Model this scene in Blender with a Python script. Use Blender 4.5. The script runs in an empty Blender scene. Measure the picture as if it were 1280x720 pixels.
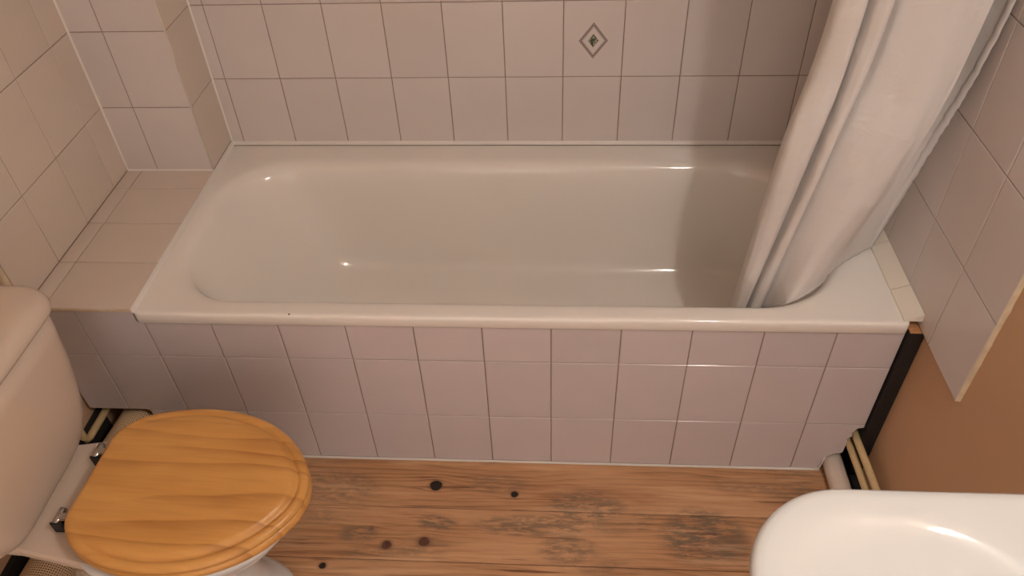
import bpy, bmesh, math, random
from mathutils import Vector, Matrix, noise
random.seed(7)
C = bpy.context.scene.collection
SC = bpy.context.scene

# ------------------------------------------------------------------ camera
P, Y, R = -0.7372, -0.0848, -0.0461
cp, sp, cy, sy, cr, sr = math.cos(P), math.sin(P), math.cos(Y), math.sin(Y), math.cos(R), math.sin(R)
fwd = Vector((sy*cp, cy*cp, sp)); r0 = Vector((cy, -sy, 0)); u0 = r0.cross(fwd)
rt = cr*r0 + sr*u0; up = -sr*r0 + cr*u0
cam_d = bpy.data.cameras.new('camera'); cam = bpy.data.objects.new('camera', cam_d); C.objects.link(cam)
cam_d.sensor_width = 36; cam_d.lens = 36*967.07/1280; cam_d.clip_start = .02
m = Matrix((rt, up, -fwd)).transposed().to_4x4(); m.translation = Vector((.9544, -1.1838, 1.6902))
cam.matrix_world = m
SC.camera = cam

# ------------------------------------------------------------------ world, light, exposure
w = bpy.data.worlds.new('world'); SC.world = w; w.use_nodes = True
w.node_tree.nodes['Background'].inputs[0].default_value = (1, .86, .78, 1)
w.node_tree.nodes['Background'].inputs[1].default_value = 1.8  # ambient fill, entering by the opening added in the front wall
SC.view_settings.view_transform = 'Standard'; SC.view_settings.look = 'None'
SC.view_settings.gamma = 1; SC.view_settings.use_curve_mapping = False
SC.view_settings.exposure = 0.0
LAMP_COL = (1.0, .94, .89); LAMP_POW = 198.0
LAMP_X, LAMP_Y0, LAMP_Y1, LAMP_Z = 1.60, -1.12, -.80, 2.0

# ------------------------------------------------------------------ measured planes
XL, XR, W = -.2337, 1.7078, .6971
T = .152
XB = .0073; YB = .5432; ZL = .5383
ROWS = [.5304, .7286, .931, 1.1334, 1.3358, 1.5382, 1.7406, 1.943, 2.1454, 2.3]
YF = -1.95; ZC = 2.3

# ------------------------------------------------------------------ node helpers
class NT:
    def __init__(s, name):
        s.m = bpy.data.materials.new(name); s.m.use_nodes = True
        s.t = s.m.node_tree; s.b = s.t.nodes['Principled BSDF']
    def n(s, typ, **kw):
        o = s.t.nodes.new(typ)
        for k, v in kw.items(): setattr(o, k, v)
        return o
    def set(s, sock, v):
        if isinstance(v, bpy.types.NodeSocket): s.t.links.new(v, sock)
        elif v is not None: sock.default_value = v
    def math(s, op, a, b=None, c=None, clamp=False):
        o = s.n('ShaderNodeMath', operation=op, use_clamp=clamp)
        s.set(o.inputs[0], a); s.set(o.inputs[1], b); s.set(o.inputs[2], c)
        return o.outputs[0]
    def pos(s, kind='Object'):
        return s.n('ShaderNodeTexCoord').outputs[kind]
    def sep(s, v):
        o = s.n('ShaderNodeSeparateXYZ'); s.set(o.inputs[0], v); return o.outputs
    def comb(s, x, y, z=0.0):
        o = s.n('ShaderNodeCombineXYZ'); s.set(o.inputs[0], x); s.set(o.inputs[1], y); s.set(o.inputs[2], z); return o.outputs[0]
    def noise(s, v, scale, detail=3, rough=.55, dist=0.0):
        o = s.n('ShaderNodeTexNoise'); s.set(o.inputs['Vector'], v)
        o.inputs['Scale'].default_value = scale; o.inputs['Detail'].default_value = detail
        o.inputs['Roughness'].default_value = rough; o.inputs['Distortion'].default_value = dist
        return o.outputs['Fac']
    def mix(s, f, a, b, bt='MIX'):
        o = s.n('ShaderNodeMix', data_type='RGBA', blend_type=bt)
        s.set(o.inputs[0], f); s.set(o.inputs[6], a); s.set(o.inputs[7], b); return o.outputs[2]
    def ramp(s, f, stops):
        o = s.n('ShaderNodeValToRGB'); s.set(o.inputs[0], f)
        e = o.color_ramp.elements
        while len(e) < len(stops): e.new(.5)
        for i, (p, c) in enumerate(stops):
            e[i].position = p; e[i].color = c if len(c) == 4 else (*c, 1)
        return o.outputs[0]
    def step(s, f, a, b, t0=0.0, t1=1.0):
        o = s.n('ShaderNodeMapRange', interpolation_type='SMOOTHSTEP'); s.set(o.inputs[0], f)
        o.inputs[1].default_value = a; o.inputs[2].default_value = b
        o.inputs[3].default_value = t0; o.inputs[4].default_value = t1
        return o.outputs[0]
    def bump(s, h, st=.2, d=.002):
        o = s.n('ShaderNodeBump'); o.inputs['Strength'].default_value = st; o.inputs['Distance'].default_value = d
        s.set(o.inputs['Height'], h); s.t.links.new(o.outputs[0], s.b.inputs['Normal'])
    def fin(s, col, rough=.5, metal=0.0, spec=.5, coat=0.0):
        s.set(s.b.inputs['Base Color'], (*col, 1) if isinstance(col, tuple) and len(col) == 3 else col)
        s.set(s.b.inputs['Roughness'], rough); s.b.inputs['Metallic'].default_value = metal
        s.b.inputs['Specular IOR Level'].default_value = spec; s.b.inputs['Coat Weight'].default_value = coat
        return s.m

def m_simple(name, col, rough=.5, metal=0.0, var=.06, vs=6, bump=0.0, bs=80, spec=.5, coat=0.0):
    t = NT(name); p = t.pos()
    n = t.noise(p, vs, 4)
    c2 = tuple(max(0, c*(1-var*2)) for c in col); c1 = tuple(min(1, c*(1+var)) for c in col)
    col_ = t.mix(n, (*c2, 1), (*c1, 1))
    if bump: t.bump(t.noise(p, bs, 3), bump, .001)
    return t.fin(col_, rough, metal, spec, coat)

def m_tile(name, col, rough=.16, motif=False):
    t = NT(name); p = t.pos()
    rnd = t.n('ShaderNodeObjectInfo').outputs['Random']
    f = t.math('MULTIPLY', rnd, .5)
    n = t.math('ADD', f, t.math('MULTIPLY', t.noise(p, 9, 3), .5))
    a = (*[c*.93 for c in col], 1); b = (*[min(1, c*1.05) for c in col], 1)
    c = t.mix(n, a, b)
    if motif:                                   # printed diamond on the glaze
        x, y, z = t.sep(p)
        d = t.math('ADD', t.math('DIVIDE', t.math('ABSOLUTE', x), .0365), t.math('DIVIDE', t.math('ABSOLUTE', t.math('SUBTRACT', y, -.002)), .0475))
        def band(c0, wd):
            return t.step(t.math('ABSOLUTE', t.math('SUBTRACT', d, c0)), wd*.6, wd, 1.0, 0.0)
        line = t.math('MAXIMUM', t.math('MAXIMUM', band(.98, .035), t.math('MULTIPLY', band(.875, .045), 1.0)), t.math('MULTIPLY', band(.77, .03), .6))
        c = t.mix(line, c, (.09, .045, .032, 1))
        pale = t.math('MULTIPLY', t.step(d, .30, .74, .0, .0), 1)
        inn = t.step(d, .36, .40, 1.0, 0.0)
        pat = t.noise(p, 210, 2, .5, 1.2)
        pc = t.ramp(pat, [(.40, (.035, .045, .03)), (.52, (.10, .12, .08)), (.62, (.38, .40, .30))])
        c = t.mix(inn, c, pc)
    t.bump(t.noise(p, 22, 2), .05, .002)
    return t.fin(c, rough, 0, .5)

def m_wood(name, axis_scale, light, mid, dark, rough=.4, knots=(), stains=(), rings=(55, 1.3, 7.0), offs=True, coat=.0, greys=False, lines=.6, fibre=.35, wobk=5.5):
    """grain runs along local x; y is across"""
    t = NT(name); p = t.pos(); x, y, z = t.sep(p)
    x0, y0 = x, y
    if offs:
        rnd = t.math('MULTIPLY', t.n('ShaderNodeObjectInfo').outputs['Random'], 11.0)
        xs = t.math('ADD', x, rnd)
    else: xs = x
    v = y; kmask = None; kr = None
    for (kx, ky, r) in knots:
        dx = t.math('SUBTRACT', x0, kx); dy = t.math('SUBTRACT', y0, ky)
        e = t.math('ADD', t.math('POWER', t.math('DIVIDE', t.math('ABSOLUTE', dx), r*4.2), 2.0), t.math('POWER', t.math('DIVIDE', t.math('ABSOLUTE', dy), r*2.0), 2.0))
        g = t.math('POWER', 2.718, t.math('MULTIPLY', e, -1.0))
        v = t.math('SUBTRACT', v, t.math('MULTIPLY', t.math('MULTIPLY', dy, .93), g))
        q = t.math('SQRT', t.math('ADD', t.math('POWER', t.math('ABSOLUTE', dx), 2.0), t.math('MULTIPLY', t.math('POWER', t.math('ABSOLUTE', dy), 2.0), 1.3)))
        k = t.step(q, r*.9, r*2.4, 1.0, 0.0)
        kmask = k if kmask is None else t.math('MAXIMUM', kmask, k)
    wob = t.noise(t.comb(t.math('MULTIPLY', xs, rings[1]), t.math('MULTIPLY', v, rings[2]), rnd if offs else 0.0), 1.0, 2, .5)
    u = t.math('ADD', t.math('MULTIPLY', v, rings[0]), t.math('MULTIPLY', wob, wobk))
    fr = t.math('FRACT', u)
    grain = t.ramp(fr, [(0, (.0,)*3), (.45, (.25,)*3), (.82, (.75,)*3), (.93, (1,)*3), (1.0, (.0,)*3)])
    fib = t.noise(t.comb(t.math('MULTIPLY', xs, 7.0), t.math('MULTIPLY', v, 170.0)), 1.0, 4, .65)
    blot = t.noise(t.comb(t.math('MULTIPLY', xs, 2.2), t.math('MULTIPLY', y, 11.0), 3.0), 1.0, 3)
    amp = t.step(blot, .38, .66, .12, 1.0)
    g2 = t.math('MULTIPLY', grain, t.math('MULTIPLY', amp, lines))
    f = t.math('ADD', t.math('MULTIPLY', g2, 1.0), t.math('MULTIPLY', t.math('SUBTRACT', fib, .5), fibre), clamp=True)
    c = t.mix(t.step(blot, .3, .75), (*light, 1), (*mid, 1))
    c = t.mix(f, c, (*dark, 1))
    if kmask is not None: c = t.mix(t.math('MULTIPLY', kmask, .55), c, (*[d*.7 for d in dark], 1))
    if greys:
        fl = t.noise(t.comb(t.math('MULTIPLY', x0, 24.0), t.math('MULTIPLY', y0, 90.0), 9.0), 1.0, 6, .72)
        big = t.noise(t.comb(t.math('MULTIPLY', x0, 3.5), t.math('MULTIPLY', y0, 10.0), 5.0), 1.0, 3, .6)
        sm = t.math('MULTIPLY', t.step(big, .5, .72), .6)
        for (sx, sy_, ax, ay, st) in stains:
            e = t.math('ADD', t.math('POWER', t.math('DIVIDE', t.math('ABSOLUTE', t.math('SUBTRACT', x0, sx)), ax), 2.0), t.math('POWER', t.math('DIVIDE', t.math('ABSOLUTE', t.math('SUBTRACT', y0, sy_)), ay), 2.0))
            sm = t.math('MAXIMUM', sm, t.math('MULTIPLY', t.step(e, .3, 1.5, 1.0, 0.0), st))
        sm = t.math('MULTIPLY', sm, t.step(fl, .40, .56, .0, 1.0))
        c = t.mix(t.math('MULTIPLY', sm, .92), c, (.16, .118, .08, 1))
        sk = t.noise(t.comb(t.math('MULTIPLY', xs, 3.2), t.math('MULTIPLY', y0, 75.0), 17.0), 1.0, 3, .6)
        c = t.mix(t.step(sk, .60, .70, 0, .75), c, (.12, .045, .02, 1))
        lt_ = t.noise(t.comb(t.math('MULTIPLY', xs, 2.6), t.math('MULTIPLY', y0, 40.0), 27.0), 1.0, 4, .6)
        c = t.mix(t.step(lt_, .52, .70, 0, .55), c, (.68, .43, .25, 1))
        rd = t.noise(t.comb(t.math('MULTIPLY', x0, 2.5), t.math('MULTIPLY', y0, 16.0), 31.0), 1.0, 3, .6)
        c = t.mix(t.step(rd, .56, .78, 0, .7), c, (.20, .062, .026, 1))
    t.bump(t.math('ADD', f, fib), .12, .001)
    return t.fin(c, rough, 0, .4, coat)

def m_sleeve():
    t = NT('perforated_cream'); uv = t.pos('UV'); u, v, _ = t.sep(uv)
    a = t.math('MULTIPLY', u, 2*math.pi/.0105); b = t.math('MULTIPLY', v, 2*math.pi/.0105)
    f = t.math('MULTIPLY', t.math('SINE', a), t.math('SINE', b))
    h = t.step(t.math('ABSOLUTE', f), .5, .78)
    c = t.mix(h, (.85, .64, .40, 1), (.06, .035, .02, 1))
    t.bump(h, -.5, .003)
    return t.fin(c, .6)

def m_fabric():
    t = NT('white_curtain_fabric'); p = t.pos()
    x, y, z = t.sep(p)
    n = t.noise(t.comb(t.math('MULTIPLY', x, 18.0), t.math('MULTIPLY', y, 18.0), t.math('MULTIPLY', z, 4.0)), 1.0, 3)
    c = t.mix(n, (.83, .79, .76, 1), (.89, .86, .83, 1))
    weave = t.noise(p, 700, 2)
    cr_ = t.noise(t.comb(t.math('MULTIPLY', x, 7.0), t.math('MULTIPLY', y, 7.0), t.math('MULTIPLY', z, 16.0)), 1.0, 4, .6, .8)
    t.bump(t.math('ADD', t.math('MULTIPLY', cr_, 6.5), t.math('MULTIPLY', weave, .15)), .2, .004)
    m = t.fin(c, .6, 0, .3)
    tr = t.n('ShaderNodeBsdfTranslucent'); t.set(tr.inputs[0], c)
    mx = t.n('ShaderNodeMixShader'); mx.inputs[0].default_value = .30
    t.t.links.new(t.b.outputs[0], mx.inputs[1]); t.t.links.new(tr.outputs[0], mx.inputs[2])
    t.t.links.new(mx.outputs[0], t.t.nodes['Material Output'].inputs[0])
    return m

TC = (.66, .605, .58)
M = {}
M['tile'] = m_tile('white_glazed_tile', TC)
M['tile_cream'] = m_tile('cream_glazed_tile', (.67, .58, .50))
M['tile_panel'] = m_tile('pink_white_glazed_tile', (.60, .54, .54))
M['tile_motif'] = m_tile('white_glazed_tile_with_diamond', TC, motif=True)
M['grout'] = m_simple('brown_grout', (.30, .20, .145), .9, var=.2, vs=30)
M['adhesive'] = m_simple('ochre_tile_adhesive', (.70, .58, .40), .9, var=.15, vs=60, bump=.4)
M['enamel'] = m_simple('white_bath_enamel', (.85, .815, .76), .1, var=.03, vs=3)
M['ceramic'] = m_simple('white_ceramic', (.66, .675, .665), .10, var=.02, vs=3)
M['cistern'] = m_simple('white_cistern_ceramic', (.60, .50, .41), .22, var=.03, vs=3)
M['paint'] = m_simple('tan_painted_plaster', (.61, .40, .245), .75, var=.05, vs=5, bump=.15, bs=120)
M['paint_room'] = m_simple('cream_painted_plaster', (.82, .76, .70), .8, var=.04, vs=3)
M['white'] = m_simple('white_sealant', (.78, .74, .69), .4, var=.05)
M['trim'] = m_simple('cream_trim_tile', (.78, .72, .62), .25, var=.05)
M['black'] = m_simple('black_stained_timber', (.012, .010, .010), .6, var=.3, vs=40, bump=.3)
M['void'] = m_simple('dark_fill', (.015, .012, .010), .9)
M['pipe'] = m_simple('painted_cream_pipe', (.62, .47, .25), .45, var=.15, vs=20)
M['waste'] = m_simple('off_white_waste_pipe', (.66, .57, .48), .45, var=.08, vs=20)
M['chrome'] = m_simple('chrome', (.55, .53, .50), .15, 1.0)
M['rubber'] = m_simple('dark_rubber', (.015, .015, .015), .6)
M['fabric'] = m_fabric()
M['sleeve'] = m_sleeve()
KN = [(.6432, -.0792, .0115), (.8443, -.0985, .0068), (.5448, -.2469, .0100), (.6341, -.2354, .0110), (.4027, -.3051, .0070), (1.372, -.2264, .026),
      (.5, -.205, .004)]
ST = [(1.30, -.20, .10, .075, 1.0), (1.02, -.13, .10, .05, .8), (.98, -.245, .07, .04, .7), (.66, -.185, .05, .022, .9), (.47, -.22, .05, .025, .8), (.90, -.185, .15, .03, .8), (.38, -.09, .12, .05, .6), (.80, -.07, .08, .03, .5)]
M['floor'] = m_wood('varnished_pine_boards', 1, (.58, .335, .18), (.47, .245, .115), (.13, .055, .022), .40, KN, ST, (62, 1.3, 8.0), True, .0, True, .62, 1.1, 6.0)
M['pine'] = m_wood('honey_pine', 1, (.66, .35, .105), (.58, .285, .075), (.24, .075, .014), .42, (), (), (25, 1.3, 5.0), False, .08, False, .62, .42, 5.0)
M['raw'] = m_simple('raw_orange_end_grain', (.60, .28, .11), .8, var=.35, vs=160)
M['knot'] = m_simple('black_knot', (.018, .012, .010), .35, var=.4, vs=80)
M['knot_brown'] = m_simple('brown_knot', (.14, .055, .03), .4, var=.4, vs=80)
t_ = NT('glowing_tube'); t_.b.inputs['Emission Color'].default_value = (*LAMP_COL, 1); t_.b.inputs['Emission Strength'].default_value = LAMP_POW
M['lamp'] = t_.m

# ------------------------------------------------------------------ object helpers
def link(name, me, mat=None, parent=None, smooth=False):
    o = bpy.data.objects.new(name, me); C.objects.link(o)
    if mat and not me.materials: me.materials.append(M[mat])
    if smooth:
        for p in me.polygons: p.use_smooth = True
    if parent: o.parent = parent
    return o
def mesh(name, vs, fs):
    me = bpy.data.meshes.new(name); me.from_pydata([tuple(v) for v in vs], [], fs); me.validate(); me.update(); return me
def thing(name, label, cat, loc=(0, 0, 0), group=None):
    o = bpy.data.objects.new(name, None); C.objects.link(o); o.location = loc; o.empty_display_size = .05
    return tag(o, label, cat, group)
def tag(o, label, cat, group=None):
    o['label'] = label; o['category'] = cat
    if group: o['group'] = group
    return o
def struct(o): o['kind'] = 'structure'; return o
def bm_mesh(name, bm):
    me = bpy.data.meshes.new(name); bmesh.ops.recalc_face_normals(bm, faces=bm.faces[:]); bm.to_mesh(me); bm.free(); return me
def box(name, x0, x1, y0, y1, z0, z1, mat, parent=None, bev=0.0, seg=2):
    bm = bmesh.new(); bmesh.ops.create_cube(bm, size=1)
    for v in bm.verts:
        v.co = Vector(((x0+x1)/2+v.co.x*(x1-x0), (y0+y1)/2+v.co.y*(y1-y0), (z0+z1)/2+v.co.z*(z1-z0)))
    if bev: bmesh.ops.bevel(bm, geom=bm.edges[:], offset=bev, segments=seg, affect='EDGES')
    return link(name, bm_mesh(name, bm), mat, parent)
def tube(name, pts, rad, mat, parent=None, n=16, uv=False, cap=True):
    pts = [Vector(p) for p in pts]; vs = []; fs = []; L = [0]
    for a, b in zip(pts, pts[1:]): L.append(L[-1]+(b-a).length)
    ref = Vector((0, 0, 1)); 
    rads = rad if isinstance(rad, (list, tuple)) else [rad]*len(pts)
    for i, p in enumerate(pts):
        d = (pts[min(i+1, len(pts)-1)]-pts[max(i-1, 0)]).normalized()
        a = d.cross(ref)
        if a.length < .1: a = d.cross(Vector((1, 0, 0)))
        a.normalize(); b = d.cross(a)
        for k in range(n):
            th = 2*math.pi*k/n; vs.append(p+rads[i]*(math.cos(th)*a+math.sin(th)*b))
    for i in range(len(pts)-1):
        for k in range(n):
            fs.append((i*n+k, i*n+(k+1) % n, (i+1)*n+(k+1) % n, (i+1)*n+k))
    nf = len(fs)
    if cap: fs += [tuple(range(n))[::-1], tuple((len(pts)-1)*n+k for k in range(n))]
    me = bpy.data.meshes.new(name); me.from_pydata([tuple(v) for v in vs], [], fs)
    if uv:
        ul = me.uv_layers.new(name='UV')
        for fi, p in enumerate(me.polygons):
            if fi >= nf: continue
            i, k = divmod(fi, n)
            q = [(L[i], k), (L[i], k+1), (L[i+1], k+1), (L[i+1], k)]
            for li, (u, kk) in zip(p.loop_indices, q): ul.data[li].uv = (u, kk*2*math.pi*rads[0]/n)
    me.update()
    return link(name, me, mat, parent, True)
def crs(P, t):
    """Catmull-Rom through P at t in 0..1"""
    n = len(P)-1; f = min(max(t, 0), 1)*n; i = min(int(f), n-1); u = f-i
    p0, p1, p2, p3 = P[max(i-1, 0)], P[i], P[i+1], P[min(i+2, n)]
    return .5*((2*p1)+(p2-p0)*u+(2*p0-5*p1+4*p2-p3)*u*u+(3*p1-p0-3*p2+p3)*u**3)
def loft(name, rings, mat, parent=None, cap0=False, cap1=True, smooth=True):
    n = len(rings[0]); vs = [v for r in rings for v in r]; fs = []
    for i in range(len(rings)-1):
        for k in range(n): fs.append((i*n+k, i*n+(k+1) % n, (i+1)*n+(k+1) % n, (i+1)*n+k))
    def cap(base, flip):
        c = sum((Vector(vs[base+k]) for k in range(n)), Vector())/n; vs.append(c); ci = len(vs)-1
        for k in range(n): fs.append((base+k, base+(k+1) % n, ci) if not flip else (base+(k+1) % n, base+k, ci))
    if cap0: cap(0, True)
    if cap1: cap((len(rings)-1)*n, False)
    me = bpy.data.meshes.new(name); me.from_pydata([tuple(v) for v in vs], [], fs)
    bm = bmesh.new(); bm.from_mesh(me); bmesh.ops.recalc_face_normals(bm, faces=bm.faces[:]); bm.to_mesh(me); bm.free()
    return link(name, me, mat, parent, smooth)
def rrect(x0, x1, y0, y1, r, z, k=12, m_=10):
    """rounded rectangle, constant vertex count; r may be 4 radii (front-left, front-right, back-right, back-left)"""
    r = r if isinstance(r, (tuple, list)) else (r,)*4
    cs = [((x0, y0), r[0], math.pi, (1, 1)), ((x1, y0), r[1], 1.5*math.pi, (-1, 1)), ((x1, y1), r[2], 0, (-1, -1)), ((x0, y1), r[3], .5*math.pi, (1, -1))]
    arcs = []
    for (c, rr, a0, sg) in cs:
        cx, cy_ = c[0]+sg[0]*rr, c[1]+sg[1]*rr
        arcs.append([Vector((cx+rr*math.cos(a0+math.pi/2*i/k), cy_+rr*math.sin(a0+math.pi/2*i/k), z)) for i in range(k+1)])
    out = []
    for i in range(4):
        out += arcs[i]; a, b = arcs[i][-1], arcs[(i+1) % 4][0]
        out += [a.lerp(b, j/m_) for j in range(1, m_)]
    return out

def fillet(name, p0, p1, a, b, s_, mat='white'):
    p0, p1, a, b = Vector(p0), Vector(p1), Vector(a), Vector(b); vs = []
    for p in (p0, p1): vs += [p-(a+b)*.0004, p+a*s_, p+(a+b)*s_*.42, p+b*s_]
    return link(name, mesh(name, vs, [(0, 1, 2, 3), (7, 6, 5, 4), (0, 4, 5, 1), (1, 5, 6, 2), (2, 6, 7, 3), (3, 7, 4, 0)]), mat)
# tiles: local frame x = along, y = up, z = out of the wall; back face at z=0
TT = .0024; GAP = .0019
_cache = {}
def tile_mesh(w_, h_, mat):
    key = (round(w_, 4), round(h_, 4), mat)
    if key not in _cache:
        a, b, e = w_/2, h_/2, .0013; t = TT
        vs = [(-a, -b, 0), (a, -b, 0), (a, b, 0), (-a, b, 0), (-a, -b, t-e), (a, -b, t-e), (a, b, t-e), (-a, b, t-e),
              (-a+e*.5, -b+e*.5, t-e*.3), (a-e*.5, -b+e*.5, t-e*.3), (a-e*.5, b-e*.5, t-e*.3), (-a+e*.5, b-e*.5, t-e*.3),
              (-a+e*1.6, -b+e*1.6, t), (a-e*1.6, -b+e*1.6, t), (a-e*1.6, b-e*1.6, t), (-a+e*1.6, b-e*1.6, t)]
        fs = [(0, 3, 2, 1), (12, 13, 14, 15)]
        for q in (0, 4, 8):
            for k in range(4): fs.append((q+k, q+(k+1) % 4, q+4+(k+1) % 4, q+4+k))
        me = mesh('tile', vs, fs); me.materials.append(M[mat]); _cache[key] = me
    return _cache[key]
def frame(o, xa, ya, za):
    m_ = Matrix((xa, ya, za)).transposed().to_4x4(); m_.translation = o; return m_
AX = {'back': (Vector((1, 0, 0)), Vector((0, 0, 1)), Vector((0, -1, 0))),
      'left': (Vector((0, 1, 0)), Vector((0, 0, 1)), Vector((1, 0, 0))),
      'right': (Vector((0, -1, 0)), Vector((0, 0, 1)), Vector((-1, 0, 0))),
      'top': (Vector((1, 0, 0)), Vector((0, 1, 0)), Vector((0, 0, 1)))}
def lay(side, plane, us, vs_, parent, mat='tile', skip=None, special=None):
    """plane = coordinate of the tile FACE; us / vs_ = joint centre positions"""
    xa, ya, za = AX[side]
    for i in range(len(us)-1):
        for j in range(len(vs_)-1):
            if skip and skip(i, j): continue
            u0_, u1_, v0_, v1_ = us[i]+GAP/2, us[i+1]-GAP/2, vs_[j]+GAP/2, vs_[j+1]-GAP/2
            if u1_-u0_ < .004 or v1_-v0_ < .004: continue
            mt = special(i, j) if special and special(i, j) else mat
            uc, vc = (u0_+u1_)/2, (v0_+v1_)/2
            if side == 'back': o = Vector((uc, plane+TT, vc))
            elif side == 'left': o = Vector((plane-TT, uc, vc))
            elif side == 'right': o = Vector((plane+TT, uc, vc))
            else: o = Vector((uc, vc, plane-TT))
            ob = bpy.data.objects.new('tile', tile_mesh(u1_-u0_, v1_-v0_, mt)); C.objects.link(ob)
            ob.matrix_world = frame(o, xa, ya, za) @ Matrix.Rotation(random.gauss(0, .0012), 4, 'X') @ Matrix.Rotation(random.gauss(0, .0012), 4, 'Y')
            ob.parent = parent

# ------------------------------------------------------------------ room shell
th = .1
floor = struct(box('floor', XL-th, XR+.01+th, YF-th, W+th, -.12, -.022, 'void'))
ys = [W, .55, .405, .262, .120-.120+.0, -.1435, -.285, -.43, -.575, -.72, -.865, -1.01, -1.155, -1.30, -1.445, -1.59, -1.735, -1.88, YF]
for a, b in zip(ys, ys[1:]):
    box('floorboard', -.105, 1.662, b+.0008, a-.0008, -.022, random.uniform(-.0006, .0), 'floor', floor, .0012, 1)
boards = sorted([o for o in floor.children], key=lambda o: -o.bound_box[0][1])
def board_at(y):
    for o in boards:
        if o.bound_box[0][1] <= y <= o.bound_box[3][1]: return o
    return boards[0]
for i, (kx, ky, r) in enumerate(KN):
    if r > .02 or r < .0045: continue
    r *= 1.3 if i < 2 else 1.12
    bd = board_at(ky); zt = max(v[2] for v in bd.bound_box)
    rg = lambda s, z: [Vector((kx+s*r*1.05*math.cos(a*math.pi/12)*(1+.08*math.sin(3*a*math.pi/12+i)), ky+s*r*math.sin(a*math.pi/12), zt+z)) for a in range(24)]
    k = loft('knot', [rg(1.0, -.0002), rg(.93, .0009), rg(.8, .0003), rg(.45, .0006)], 'knot_brown' if i in (2, 3) else 'knot', bd)
    k['label'] = 'dark brown knot in the board' if i in (2, 3) else 'black knot in the board'
struct(box('dark_strip_left', XL-.010, XL+.004, YF+.02, .03, -.022, .150, 'void'))  # low near-black strip along the foot of the left wall
ceiling = struct(box('ceiling', XL-th, XR+th, YF-th, W+th, ZC, ZC+.1, 'paint_room'))
wall_back = struct(box('wall_back', XL-th, XR+.01+th, W+TT, W+th, -.022, ZC, 'grout'))
wall_left = struct(box('wall_left', XL-th, XL-.010, YF, W+TT, -.022, ZC, 'paint'))
wall_right = struct(box('wall_right', XR+.010, XR+th, YF, W+TT, -.022, ZC, 'paint'))
wall_front = struct(box('wall_front', 1.15, XR+.01+th, YF-th, YF, -.022, ZC, 'paint_room'))
box('wall_section', XL-th, .25, YF-th, YF, -.022, ZC, 'paint_room', wall_front)
box('fill_opening_head', .25, 1.15, YF-th, YF, 2.03, ZC, 'paint_room', wall_front)  # unseen opening added to let soft fill light into the room
for x0_, x1_ in ((.25, .28), (1.12, 1.15)): box('fill_opening_jamb', x0_, x1_, YF-th-.01, YF+.012, -.02, 2.03, 'white', wall_front)
# back wall tiling
us = [XB] + [.0424+T*i for i in range(11)] + [XR]
lay('back', W, us, ROWS, wall_back, special=lambda i, j: 'tile_motif' if (i == 7 and j == 1) else None)
# left wall tiling on its bed
box('tile_bed', XL-.010, XL-TT, .0033, W+TT, .50, ZC, 'grout', wall_left)
b = box('tile_edge', XL-.010, XL-.0005, -.0125, .0033, ZL-.03, ZC, 'adhesive', wall_left, .002, 1)
lay('left', XL, [.0033]+[.1553+T*i for i in range(3)]+[YB], [ZL-.0]+ROWS[1:], wall_left, 'tile_cream')
# right wall tiling
RR = [.5067+.2060*i for i in range(9)]+[ZC]
box('tile_bed', XR+TT, XR+.010, -.1935, W+TT, .5067, ZC, 'grout', wall_right)
lay('right', XR, [-.1947+T*i for i in range(6)]+[W], RR, wall_right, 'tile')
# ragged adhesive edge beside the last column of tiles
vs, fs = [], []; N = 300
for i in range(N+1):
    z = .509+(ZC-.509)*i/N
    j = max(0, noise.noise(Vector((0, 3.3, z*38)))-.15)*.004+max(0, noise.noise(Vector((5, 1, z*120)))-.25)*.006
    vs += [(XR+.0097, -.1935, z), (XR+.0097, -.1955-j, z), (XR+.003, -.1946-j*.5, z), (XR+.0005, -.1935, z)]
for i in range(N):
    for k in range(4): fs.append((i*4+k, i*4+(k+1) % 4, (i+1)*4+(k+1) % 4, (i+1)*4+k))
fs += [(0, 1, 2, 3), (N*4+3, N*4+2, N*4+1, N*4)]
o = link('tile_edge', mesh('tile_edge', vs, fs), 'adhesive', wall_right); o['label'] = 'ragged ochre adhesive edge'

# pipe boxing in the corner
boxing = thing('pipe_boxing', 'tall tiled pipe boxing in the left back corner beside the bath', 'boxing', (XL, YB, ZL))
def kid(o, par):          # keep world placement while parenting to an offset Empty
    o.parent = par; o.matrix_parent_inverse = Matrix.Translation(par.location).inverted(); return o
kid(box('carcass', XL-.0005, XB-TT, YB+TT, W+TT-.0005, ZL-.006, ZC, 'grout'), boxing)
hold = bpy.data.objects.new('hold', None)
before = set(bpy.data.objects)
lay('back', YB, [XL, -.1492, XB], [ZL]+ROWS[1:], None, 'tile')
lay('right', XB, [YB, W], [ZL]+ROWS[1:], None, 'tile_cream')
# the boxing's return faces +x
new = [o for o in bpy.data.objects if o not in before and o != hold]
for o in new:
    if o.matrix_world.col[2][0] < -.5:      # laid as 'right'; turn to face +x
        c = o.matrix_world.translation.copy(); c.x = XB-TT
        o.matrix_world = frame(c, *AX['left'])
    kid(o, boxing)
bpy.data.objects.remove(hold)
kid(fillet('sealant', (XB, W, .531), (XB, W, ZC), (1, 0, 0), (0, -1, 0), .0036), boxing)
kid(fillet('sealant', (XL, YB, ZL), (XL, YB, ZC), (1, 0, 0), (0, -1, 0), .0036), boxing)
kid(tube('corner_bead', [(XB-.0018, YB+.0018, ZL), (XB-.0018, YB+.0018, ZC)], .0023, 'trim', None, 10), boxing)

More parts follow.
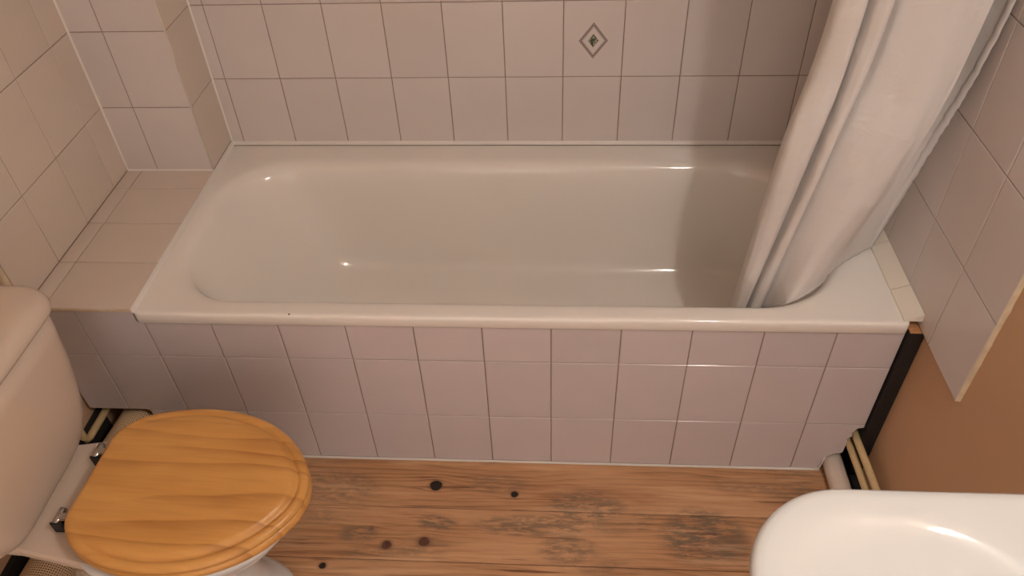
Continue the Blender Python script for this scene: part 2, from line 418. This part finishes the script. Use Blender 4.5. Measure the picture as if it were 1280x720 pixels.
# tiled ledge
ledge = thing('tiled_ledge', 'low cream tiled ledge between the left wall and the bath', 'ledge', (XL, 0, 0))
kid(box('carcass', XL-.009, XB-.001, .006, YB+.0, .500, ZL-TT, 'grout'), ledge)
before = set(bpy.data.objects)
lay('top', ZL, [XL-.0018, -.1938, XB], [-.003, .1553, .1553+T, .1553+2*T, YB], None, 'tile_cream')
for o in [o for o in bpy.data.objects if o not in before]: kid(o, ledge)
kid(box('tile_edge', XL, XB, -.0035, .006, ZL-.0085, ZL-TT-.0002, 'adhesive'), ledge)
kid(fillet('sealant', (XB+.0006, -.004, .5268), (XB+.0006, YB, .5268), (.55, 0, 0), (0, 0, 1), .0116), ledge)
kid(fillet('sealant', (XB+.0006, YB, .5268), (XB+.0006, W-.002, .5268), (.55, 0, 0), (0, 0, 1), .0116), boxing)
kid(fillet('sealant', (XL+.001, YB, ZL), (XB, YB, ZL), (0, -1, 0), (0, 0, 1), .0036), ledge)

# ------------------------------------------------------------------ bath panel
panel = thing('bath_surround', 'white tiled front panel of the bath above the wooden floor', 'bath panel', (XL, 0, 0))
PX1 = 1.6825
def poly_plate(name, pts, y0, y1, mat, par, bev=0.0):
    bm = bmesh.new(); f = bm.faces.new([bm.verts.new((x, y1, z)) for x, z in pts])
    r = bmesh.ops.extrude_face_region(bm, geom=[f]); top = [e for e in r['geom'] if isinstance(e, bmesh.types.BMFace)]
    for v in {v for ff in top for v in ff.verts}: v.co.y = y0
    if bev:
        es = list({e for ff in top for e in ff.edges}); bmesh.ops.bevel(bm, geom=es, offset=bev, segments=1, affect='EDGES')
    bmesh.ops.recalc_face_normals(bm, faces=bm.faces[:])
    return kid(link(name, bm_mesh(name, bm), mat), par)
NOTCH = [(1.6145, 0), (1.6145, .035), (1.624, .055), (1.636, .066), (1.650, .070), (1.657, .072), (1.658, .118), (1.654, .126), (1.664, .138), (1.660, .150), (1.668, .168), (1.6835, .172)]
HOLE = [(XL, .1832), (-.0776, .1832), (-.0740, .176), (-.0776, .150), (-.0650, .120), (-.0600, .0)]
poly_plate('backing_board', HOLE[::-1][0:0] + [(-.06, 0)] + NOTCH[:1] + NOTCH[1:-1] + [(PX1-.001, .172), (PX1-.001, .4955), (XL, .4955), (XL, .1832), (-.0776, .1832), (-.0740, .176), (-.0776, .150), (-.0650, .120)], TT, .020, 'grout', panel)
cx = [-.1293+T*i for i in range(-1, 12)]+[PX1]; cx[0] = XL
rows = [.0035, .1832, .3833, .4963]
before = set(bpy.data.objects)
def skp(i, j): return (j == 0 and i in (0, 1, len(cx)-2)) or (j == 2 and i in (0, 1))
lay('back', 0, cx, rows, None, 'tile_panel', skip=skp)
for o in [o for o in bpy.data.objects if o not in before]: kid(o, panel)
# the row above under the ledge (left of the bath the panel is a little higher)
before = set(bpy.data.objects)
lay('back', 0, [XL, -.1293], [.3833, .5285], None, 'tile_panel')
for o in [o for o in bpy.data.objects if o not in before]: kid(o, panel)
g = GAP/2
poly_plate('tile', [(-.1293+g, .3833+g), (.0227-g, .3833+g), (.0227-g, .4963), (.0062, .4963), (.0050, .5285), (-.1293+g, .5285)], 0, TT, 'tile_panel', panel, .0006)
kid(box('backing_board', XL, .006, TT, .0055, .4956, .528, 'grout'), panel)
# cut tiles round the pipe openings
g = GAP/2
poly_plate('tile', [(-.0590, .0035), (.0227-g, .0035), (.0227-g, .1832-g), (-.0770, .1832-g), (-.0735, .176), (-.0770, .150), (-.0640, .120)], 0, TT, 'tile_panel', panel, .0006)
poly_plate('tile', [(cx[-2]+g, .0035)] + [(x-.001, z) for x, z in NOTCH[:-1]] + [(PX1-g, .172), (PX1-g, .1832-g), (cx[-2]+g, .1832-g)], 0, TT, 'tile_panel', panel, .0006)
kid(box('sealant', -.06, 1.615, -.0055, .001, .0002, .0042, 'white', None, .0012), panel)
# squiggle of spare sealant in the corner
kid(tube('sealant', [(1.600, -.004, .006), (1.606, -.006, .014), (1.609, -.004, .006), (1.612, -.006, .020), (1.614, -.004, .036), (1.617, -.003, .054)], .0016, 'white', None, 8), panel)
# added dark sheet standing in for the shade behind the openings
kid(box('shade_sheet', XL, XR, .30, .32, 0, .160, 'void'), panel)

# ------------------------------------------------------------------ batten
bat = thing('timber_batten', 'black stained upright timber strip between bath panel and right wall', 'timber', (1.695, 0, 0))
kid(box('post', 1.6850, 1.7165, -.010, .030, 0, .5035, 'black', None, .0008, 1), bat)
o = kid(box('cut_end', 1.6855, 1.7160, -.0095, .030, .5035, .5055, 'raw'), bat); o['label'] = 'raw orange end grain'

# ------------------------------------------------------------------ bath
bath = thing('bath', 'long white enamelled bath set against the tiled back wall', 'bath', (XB, 0, .16))
def BR(x0, x1, y0, y1, r, z): return rrect(x0, x1, y0, y1, r, z, 14, 22)
BX = 1.6835
rings = [BR(.0085, BX-.001, -.004, .690, .010, .4970), BR(.0075, BX, -.0050, .691, .011, .4985), BR(.0075, BX, -.0050, .691, .011, .5180),
         BR(.0078, BX-.0004, -.0044, .6905, .011, .5222), BR(.0090, BX-.002, -.0026, .689, .010, .5252), BR(.0115, BX-.005, .0005, .686, .010, .5264),
         BR(.0170, BX-.012, .0100, .670, .016, .5260),
         BR(.0220, 1.6200, .0280, .640, (.13, .15, .15, .14), .5248), BR(.0270, 1.6020, .0345, .624, (.15, .19, .19, .18), .5238),
         BR(.0330, 1.5930, .0405, .614, (.165, .20, .20, .19), .5222), BR(.0410, 1.5860, .0465, .606, (.17, .20, .20, .19), .5190),
         BR(.0510, 1.5800, .0520, .598, (.17, .20, .20, .19), .5120), BR(.0610, 1.5750, .0565, .592, (.17, .20, .20, .19), .5010),
         BR(.0760, 1.5700, .0620, .587, (.15, .19, .19, .19), .4700), BR(.1150, 1.5600, .0680, .579, (.15, .18, .18, .18), .4000),
         BR(.1700, 1.5500, .0760, .570, (.15, .17, .17, .17), .3100), BR(.2150, 1.5400, .0860, .561, (.14, .16, .16, .16), .2450),
         BR(.2450, 1.5300, .0980, .551, (.13, .15, .15, .15), .2150), BR(.2750, 1.5180, .1130, .538, (.12, .14, .14, .14), .1960),
         BR(.3080, 1.5020, .1320, .521, (.11, .12, .12, .12), .1860), BR(.3500, 1.4800, .1560, .500, (.10, .10, .10, .10), .1815),
         BR(.4500, 1.3800, .2200, .430, (.05, .05, .05, .05), .1790), BR(.6500, 1.2000, .2900, .360, (.02, .02, .02, .02), .1775)]
lo_ = [(.0610, 1.5750, .0565, .592, .18, .492), (.0760, 1.5700, .0620, .587, .18, .4700), (.1150, 1.5600, .0680, .579, .17, .4000), (.1700, 1.5500, .0760, .570, .16, .3100), (.2150, 1.5400, .0860, .561, .15, .2450),
       (.2750, 1.5180, .1130, .538, .13, .1960), (.3500, 1.4800, .1560, .500, .10, .1815), (.65, 1.2, .29, .36, .02, .1775)]
under = [BR(a-.006, b_+.006, c_-.006, d_+.006, e_, f_-.006) for a, b_, c_, d_, e_, f_ in reversed(lo_)]
under += [BR(.045, 1.60, .045, .61, .17, .4972), BR(.020, BX-.015, .008, .68, .012, .4970)]
tub = kid(loft('tub', under+rings, 'enamel', None, True, True), bath)
kid(fillet('sealant', (.010, W-.0007, .5265), (XR-.003, W-.0007, .5265), (0, -.7, 0), (0, 0, 1), .0095), bath)
kid(tube('chip', [(.362, .0, .5262), (.362, .0, .5267)], .0022, 'rubber', None, 10), bath)['label'] = 'tiny black chip in the rim'
for (sx, sy2) in ((.50, .22), (.50, .44), (1.30, .22), (1.30, .44)):
    kid(tube('leg', [(sx, sy2, -.0), (sx, sy2, .005), (sx, sy2, .1735)], [.022, .010, .010], 'rubber', None, 10), bath)
# raised trim pieces along the right rim
trim = thing('rim_trim', 'cream tile trim strip along the right end of the bath rim', 'trim', (1.69, 0, .527))
for a, b_ in ((.0035, .0965), (.0985, .2475), (.2495, .3985), (.4005, .5495), (.5515, .690)):
    pts = [(1.6695, .5262), (1.6705, .5300), (1.6900, .5380), (1.7070, .5450), (1.7070, .5262)]
    bm = bmesh.new(); f = bm.faces.new([bm.verts.new((x, a, z)) for x, z in pts])
    r = bmesh.ops.extrude_face_region(bm, geom=[f])
    for v in r['geom']:
        if isinstance(v, bmesh.types.BMVert): v.co.y = b_
    kid(link('trim_tile', bm_mesh('trim_tile', bm), 'trim'), trim)

# ------------------------------------------------------------------ pipes
o = tag(tube('waste_pipe', [(1.6435, .20, .0265), (1.6435, 0, .0265), (1.645, -.3, .0262), (1.647, -.86, .0262)], .0245, 'waste', None, 20), 'fat off-white waste pipe on the floor from bath panel to under basin', 'pipe')
tag(tube('supply_pipe', [(1.676, .20, .128), (1.676, 0, .128), (1.681, -.10, .126), (1.686, -.30, .124), (1.69, -.9, .12)], .0088, 'pipe', None, 14), 'upper slim cream pipe running against the right wall under the basin', 'pipe')
tag(tube('supply_pipe', [(1.667, .20, .100), (1.667, 0, .100), (1.671, -.10, .098), (1.676, -.30, .096), (1.68, -.9, .094)], .0088, 'pipe', None, 14), 'lower slim cream pipe just left of its twin by the right wall', 'pipe')
sl = thing('soil_pipe', 'cream perforated sleeve pipe lying behind the toilet by the panel hole', 'pipe', (-.15, -.3, .05))
kid(tube('sleeve', [(-.135, .10, .100), (-.135, .03, .102), (-.138, -.04, .106), (-.145, -.12, .108), (-.155, -.25, .108), (-.165, -.45, .108), (-.17, -.75, .108)], .055, 'sleeve', None, 40, True), sl)
for yy in (-.2, -.6):
    kid(box('clip', -.19, -.13, yy-.012, yy+.012, -.022, .056, 'void'), sl)
tag(tube('cold_water_pipe', [(-.214, .15, .150), (-.214, .02, .150), (-.216, -.065, .150), (-.2165, -.075, .155), (-.217, -.08, .17), (-.217, -.08, .30)], .0095, 'pipe', None, 14), 'short bent cream pipe coming out of the panel hole behind the toilet', 'pipe')

# ------------------------------------------------------------------ toilet
CY = -.385
toilet = thing('toilet', 'white close-coupled toilet with honey pine seat and lid', 'toilet', (.1, CY, 0))
def egg(xs, hw, z, n=72, pb=.55, pf=.9, c=CY):
    """outline from back xs[0] to front xs[1]; widest at 45 %"""
    x0, x1 = xs; xm = x0+(x1-x0)*.45; out = []
    for k in range(n):
        a = 2*math.pi*k/n; co, si = math.cos(a), math.sin(a)
        if co >= 0: x = xm+(x1-xm)*abs(co)**pf; y = hw*math.copysign(abs(si)**.95, si)
        else: x = xm-(xm-x0)*abs(co)**pb; y = hw*math.copysign(abs(si)**.75, si)
        out.append(Vector((x, c+y, z)))
    return out
rings = [egg((-.12, .365), .112, .0), egg((-.12, .365), .112, .018), egg((-.115, .355), .104, .028), egg((-.10, .32), .092, .06),
         egg((-.09, .30), .088, .14), egg((-.05, .33), .105, .22), egg((.0, .39), .140, .30), egg((.03, .435), .163, .355), egg((.045, .452), .170, .385), egg((.045, .455), .171, .397),
         egg((.048, .452), .168, .4015), egg((.075, .42), .14, .4015), egg((.08, .40), .125, .38), egg((.10, .35), .08, .25)]
kid(loft('bowl', rings, 'ceramic', None, True, True), toilet)
# shelf that carries the cistern
pts = [(-.205, .095), (-.20, .115), (-.04, .122), (.07, .142), (.12, .150)]
sh = []
for dz, ins in ((.345, .02), (.388, .0), (.397, .001), (.4022, .006)):
    top = [Vector((x, CY+h-ins, dz)) for x, h in pts]; bot = [Vector((x, CY-h+ins, dz)) for x, h in reversed(pts)]
    sh.append(top+bot)
kid(loft('shelf', sh, 'cistern', None, True, True, False), toilet)
# cistern body
def cis(x0, x1, hw, z, rf): return rrect(x0, x1, CY-hw, CY+hw, (.015, rf, rf, .015), z, 10, 8)
body = [cis(-.19, -.044, .085, .4025, .035), cis(-.205, -.034, .120, .405, .045), cis(-.213, -.026, .150, .418, .055), cis(-.218, -.018, .175, .44, .06), cis(-.221, -.011, .191, .475, .062), cis(-.224, -.004, .204, .53, .064), cis(-.225, .003, .212, .60, .064),
        cis(-.226, .008, .216, .67, .064), cis(-.226, .010, .217, .7245, .064)]
kid(loft('cistern', body, 'cistern', None, True, True), toilet)
lid = [cis(-.228, .013, .219, .7246, .064), cis(-.231, .019, .225, .727, .066), cis(-.231, .021, .227, .733, .067), cis(-.231, .019, .225, .744, .067), cis(-.230, .012, .219, .755, .064), cis(-.228, .000, .208, .7625, .058), cis(-.222, -.025, .185, .7655, .045), cis(-.20, -.07, .14, .7665, .03)]
kid(loft('cistern_lid', lid, 'cistern', None, True, True), toilet)
# wooden seat and lid
HW = [(0, .080), (.003, .098), (.012, .115), (.035, .140), (.075, .161), (.125, .175), (.185, .1805), (.245, .175), (.300, .160), (.350, .134), (.390, .101), (.420, .062), (.434, .032), (.4395, 0)]
def outline(inset, z, sc=0.0):
    P = [Vector((u*.985, h, 0)) for u, h in HW]
    half = [crs(P, k/44) for k in range(45)]
    sc_ = 1.0
    if inset > .033: sc_ = 1-(inset-.033)*6.0; inset = .033
    cen = Vector((.20, 0, 0)); out = []
    full = half+[Vector((p.x, -p.y, 0)) for p in reversed(half[:-1])]
    n = len(full)
    for i, p in enumerate(full):
        tg = (full[(i+1) % n]-full[i-1]).normalized(); nm = Vector((tg.y, -tg.x, 0))
        if nm.dot(cen-p) < 0: nm = -nm
        q = cen+(p+nm*inset-cen)*sc_; out.append(Vector((q.x, q.y, z)))
    return out
rot = Matrix.Rotation(-.055, 4, 'Z'); rot.translation = Vector((.053, -.3715, 0))
def place(rs): return [[rot @ v for v in r] for r in rs]
def local(o):            # give the wooden piece its own frame so the grain runs along it
    o.data.transform(rot.inverted()); o.parent = toilet
    o.matrix_parent_inverse = Matrix.Translation(toilet.location).inverted(); o.matrix_basis = rot
    return o
seat = [outline(.010, .412), outline(.003, .414), outline(0, .419), outline(0, .427), outline(.004, .4325), outline(.012, .4345),
        outline(.055, .4345), outline(.066, .430), outline(.070, .424), outline(.066, .415), outline(.055, .412), outline(.010, .412)]
so = local(loft('seat', place(seat), 'pine', None, False, False))
ldr = [outline(.010, .4350), outline(.003, .4368), outline(.0, .4410), outline(.0010, .4460), outline(.0045, .4500), outline(.010, .4522), outline(.0165, .4525),
       outline(.0185, .4488), outline(.0205, .4486), outline(.0240, .4530), outline(.0290, .4580), outline(.033, .4600), outline(.060, .4606), outline(.085, .4608)]
for k_ in range(4, 12):                      # the routed edge runs out towards the hinges
    for v_ in ldr[k_]:
        w_ = min(1, max(0, (v_.x-.03)/.09)); w_ = w_*w_*(3-2*w_)
        v_.z = v_.z*w_+(.4545 if k_ == 4 else .4590)*(1-w_)
lo = local(loft('seat_lid', place(ldr), 'pine', None, True, True))
lo['label'] = 'honey pine lid with routed edge'
for hx, yy in ((.007, -.300), (.0, -.448)):
    n_before = set(bpy.data.objects)
    h = kid(tube('hinge', [(.020, yy, .4022), (.020, yy, .408), (.020, yy, .4085), (.020, yy, .424)], [.0135, .0135, .006, .006], 'chrome', None, 16), toilet)
    h['label'] = 'chrome hinge'
    g_ = tube('barrel', [(.022, yy-.017, .427), (.022, yy-.016, .427), (.022, yy+.016, .427), (.022, yy+.017, .427)], [.005, .0075, .0075, .005], 'chrome', None, 14)
    kid(g_, toilet); 
    kid(box('hinge_bracket', .020, .058, yy-.011, yy+.006, .4215, .4335, 'chrome', None, .002), toilet)
    kid(box('hinge_pad', .012, .036, yy-.019, yy-.0135, .4025, .433, 'rubber', None, .002), toilet)
    for q_ in set(bpy.data.objects)-n_before: q_.location.x += hx
# bolt holes etc hidden; feet screws
# ------------------------------------------------------------------ basin
basin = thing('washbasin', 'white ceramic washbasin fixed to the right wall beside the pipes', 'basin', (XR, -.86, .8))
def bs(x0, x1, y0, y1, r, z): return rrect(x0, x1, y0, y1, r, z, 16, 14)
BX0, BX1, BY0, BY1 = 1.182, XR+.0095, -1.160, -.598
o_ = [bs(BX0+.17, BX1, BY0+.12, BY1-.12, (.08, .01, .01, .08), .655), bs(BX0+.08, BX1, BY0+.06, BY1-.06, (.11, .01, .01, .11), .70), bs(BX0+.022, BX1, BY0+.018, BY1-.018, (.13, .01, .01, .13), .765), bs(BX0+.004, BX1, BY0+.003, BY1-.003, (.135, .012, .012, .135), .797),
      bs(BX0, BX1, BY0, BY1, (.135, .012, .012, .135), .806), bs(BX0+.002, BX1, BY0+.002, BY1-.002, (.134, .012, .012, .134), .814), bs(BX0+.008, BX1-.001, BY0+.008, BY1-.008, (.128, .012, .012, .128), .8195), bs(BX0+.018, BX1-.003, BY0+.017, BY1-.017, (.120, .012, .012, .120), .8205),
      bs(BX0+.024, BX1-.060, BY0+.022, BY1-.022, (.118, .04, .04, .118), .8205), bs(BX0+.030, BX1-.120, BY0+.027, BY1-.027, (.117, .09, .09, .117), .8204)]
lip = bs(BX0+.035, BX1-.180, BY0+.031, BY1-.031, (.116, .165, .165, .116), .8202)
bc = Vector((1.362, -.879, 0))
for s_, z_ in ((0, .8202), (.025, .8198), (.05, .8187), (.075, .8168), (.10, .8142), (.13, .810), (.17, .803), (.23, .791), (.31, .775), (.40, .758), (.50, .742), (.62, .727), (.75, .715), (.88, .707), (1, .703)):
    ring_ = []
    for p_ in lip:
        d_ = Vector((p_.x, p_.y, 0))-bc; e_ = bc+d_.normalized()*.028
        q_ = Vector((p_.x, p_.y, 0)).lerp(e_, s_); ring_.append(Vector((q_.x, q_.y, z_)))
    o_.append(ring_)
kid(loft('bowl', o_, 'ceramic', None, True, True), basin)
kid(tube('plughole', [(1.362, -.879, .7025), (1.362, -.879, .7045)], .021, 'chrome', None, 24), basin)

# ------------------------------------------------------------------ curtain
cur = thing('shower_curtain', 'white fabric shower curtain bunched over the right end of the bath', 'curtain', (1.55, .1, .42))
V = Vector
COLS = [ # bottom, mid, frame top, rail
 [V((1.395, .200, .44)), V((1.425, .21, .82)), V((1.455, .21, 1.15)), V((1.40, .05, 1.955))],
 [V((1.3585, .168, .43)), V((1.386, .165, .84)), V((1.419, .165, 1.15)), V((1.385, .03, 1.955))],
 [V((1.353, .130, .42)), V((1.382, .120, .86)), V((1.413, .125, 1.15)), V((1.39, .00, 1.955))],
 [V((1.362, .116, .42)), V((1.407, .105, .86)), V((1.437, .106, 1.15)), V((1.42, .00, 1.955))],
 [V((1.3710, .118, .42)), V((1.429, .108, .86)), V((1.455, .108, 1.15)), V((1.435, .02, 1.955))],
 [V((1.3770, .140, .42)), V((1.438, .142, .86)), V((1.463, .142, 1.15)), V((1.45, .04, 1.955))],
 [V((1.3800, .140, .42)), V((1.441, .142, .86)), V((1.467, .142, 1.15)), V((1.455, .04, 1.955))],
 [V((1.387, .118, .42)), V((1.448, .112, .86)), V((1.475, .112, 1.15)), V((1.47, .00, 1.955))],
 [V((1.4030, .116, .42)), V((1.463, .107, .86)), V((1.496, .107, 1.15)), V((1.485, .02, 1.955))],
 [V((1.416, .138, .43)), V((1.472, .142, .86)), V((1.511, .142, 1.15)), V((1.50, .05, 1.955))],
 [V((1.425, .120, .45)), V((1.490, .125, .86)), V((1.525, .125, 1.15)), V((1.52, .03, 1.955))],
 [V((1.447, .074, .505)), V((1.535, .100, .86)), V((1.570, .105, 1.15)), V((1.56, .00, 1.955))],
 [V((1.490, .088, .522)), V((1.585, .092, .86)), V((1.615, .095, 1.15)), V((1.60, .04, 1.955))],
 [V((1.530, .120, .529)), V((1.612, .100, .88)), V((1.645, .098, 1.15)), V((1.63, .00, 1.955))],
 [V((1.537, .133, .530)), V((1.619, .110, .88)), V((1.652, .108, 1.15)), V((1.635, .01, 1.955))],
 [V((1.548, .146, .530)), V((1.620, .165, .88)), V((1.654, .158, 1.15)), V((1.64, .04, 1.955))],
 [V((1.600, .195, .530)), V((1.651, .208, .86)), V((1.681, .190, 1.15)), V((1.66, .05, 1.955))],
 [V((1.672, .247, .530)), V((1.6920, .188, .83)), V((1.6975, .120, 1.15)), V((1.688, .02, 1.955))]]
NU, NV = 170, 110
vs, fs = [], []
for j in range(NV+1):
    t = j/NV
    row = [crs(c, t) for c in COLS]
    for i in range(NU+1):
        p = crs(row, i/NU)
        wv = noise.noise(V((i*.09, t*5.0, 1.7)))*.0045+noise.noise(V((i*.22, t*13, 4.7)))*.0016
        if i > 95: wv += .0028*math.sin((i-95)*.30+t*3.0)*min(1, (i-95)/12)*max(0, min(1, (132-i)/10))*min(1, max(0, t-.12)*3)
        fade = min(1, (1-i/NU)*10)*min(1, t*8+.15)
        p = p+V((-.3, -1, 0))*wv*fade
        vs.append(p)
for j in range(NV):
    for i in range(NU): a = j*(NU+1)+i; fs.append((a, a+1, a+NU+2, a+NU+1))
me = mesh('cloth', vs, fs)
cl = kid(link('cloth', me, 'fabric', None, True), cur)
so_ = cl.modifiers.new('thick', 'SOLIDIFY'); so_.thickness = .0010; so_.offset = 0
# stitched hem down the right edge and along the bottom
def strip(name, centre, inner, wdt, offset):
    v_, f_ = [], []; n = len(centre)
    for i in range(n):
        c, q = centre[i], inner[i]; d = (q-c).normalized()
        tg = (centre[min(i+1, n-1)]-centre[max(i-1, 0)]).normalized(); nn = tg.cross(d).normalized()
        if nn.y > 0: nn = -nn
        for a, b_ in ((-.0012, .0), (-.0006, offset), (wdt*.5, offset*1.3), (wdt, offset), (wdt+.0008, .0)):
            rp = .0008*math.sin(i*1.9)+.0006*math.sin(i*.8)
            v_.append(c+d*(a+rp)+nn*(b_+(rp if 0 < a < wdt else 0)))
    for i in range(n-1):
        for k in range(4): f_.append((i*5+k, i*5+k+1, i*5+k+6, i*5+k+5))
    o = kid(link(name, mesh(name, v_, f_), 'fabric', None, True), cur); o['label'] = 'stitched hem'; return o
G = lambda i, j: vs[j*(NU+1)+i]
strip('hem', [G(NU, j) for j in range(NV+1)], [G(NU-3, j) for j in range(NV+1)], .014, .0022)
strip('hem', [G(i, 0) for i in range(NU+1)], [G(i, 3) for i in range(NU+1)], .010, .0016)
rail = thing('curtain_rail', 'white curtain rail above the bath', 'rail', (.7, .02, 2.0))
kid(tube('rod', [(XL+.001, .02, 1.99), (XR-.001, .02, 1.99)], .011, 'white', None, 16), rail)
for i, x in enumerate([1.385, 1.42, 1.455, 1.49, 1.53, 1.57, 1.61, 1.65, 1.685]):
    pts = [(x, .02+.020*math.sin(a*math.pi/12), 1.981+.024*math.cos(a*math.pi/12)) for a in range(25)]
    kid(tube('curtain_ring', pts, .0018, 'white', None, 8, False, False), cur)

# ------------------------------------------------------------------ wall light over the basin
lt = thing('wall_light', 'tube light on the right wall above the basin', 'lamp', (XR, -.96, LAMP_Z))
kid(box('back_plate', XR-.035, XR+.0095, LAMP_Y0-.03, LAMP_Y1+.03, LAMP_Z-.035, LAMP_Z+.035, 'white', None, .004), lt)
for yy in (LAMP_Y0-.012, LAMP_Y1+.012):
    kid(box('end_cap', LAMP_X-.030, XR-.035, yy-.012, yy+.012, LAMP_Z-.03, LAMP_Z+.03, 'white', None, .004), lt)
kid(tube('tube', [(LAMP_X, LAMP_Y0, LAMP_Z), (LAMP_X, LAMP_Y1, LAMP_Z)], .022, 'lamp', None, 20), lt)
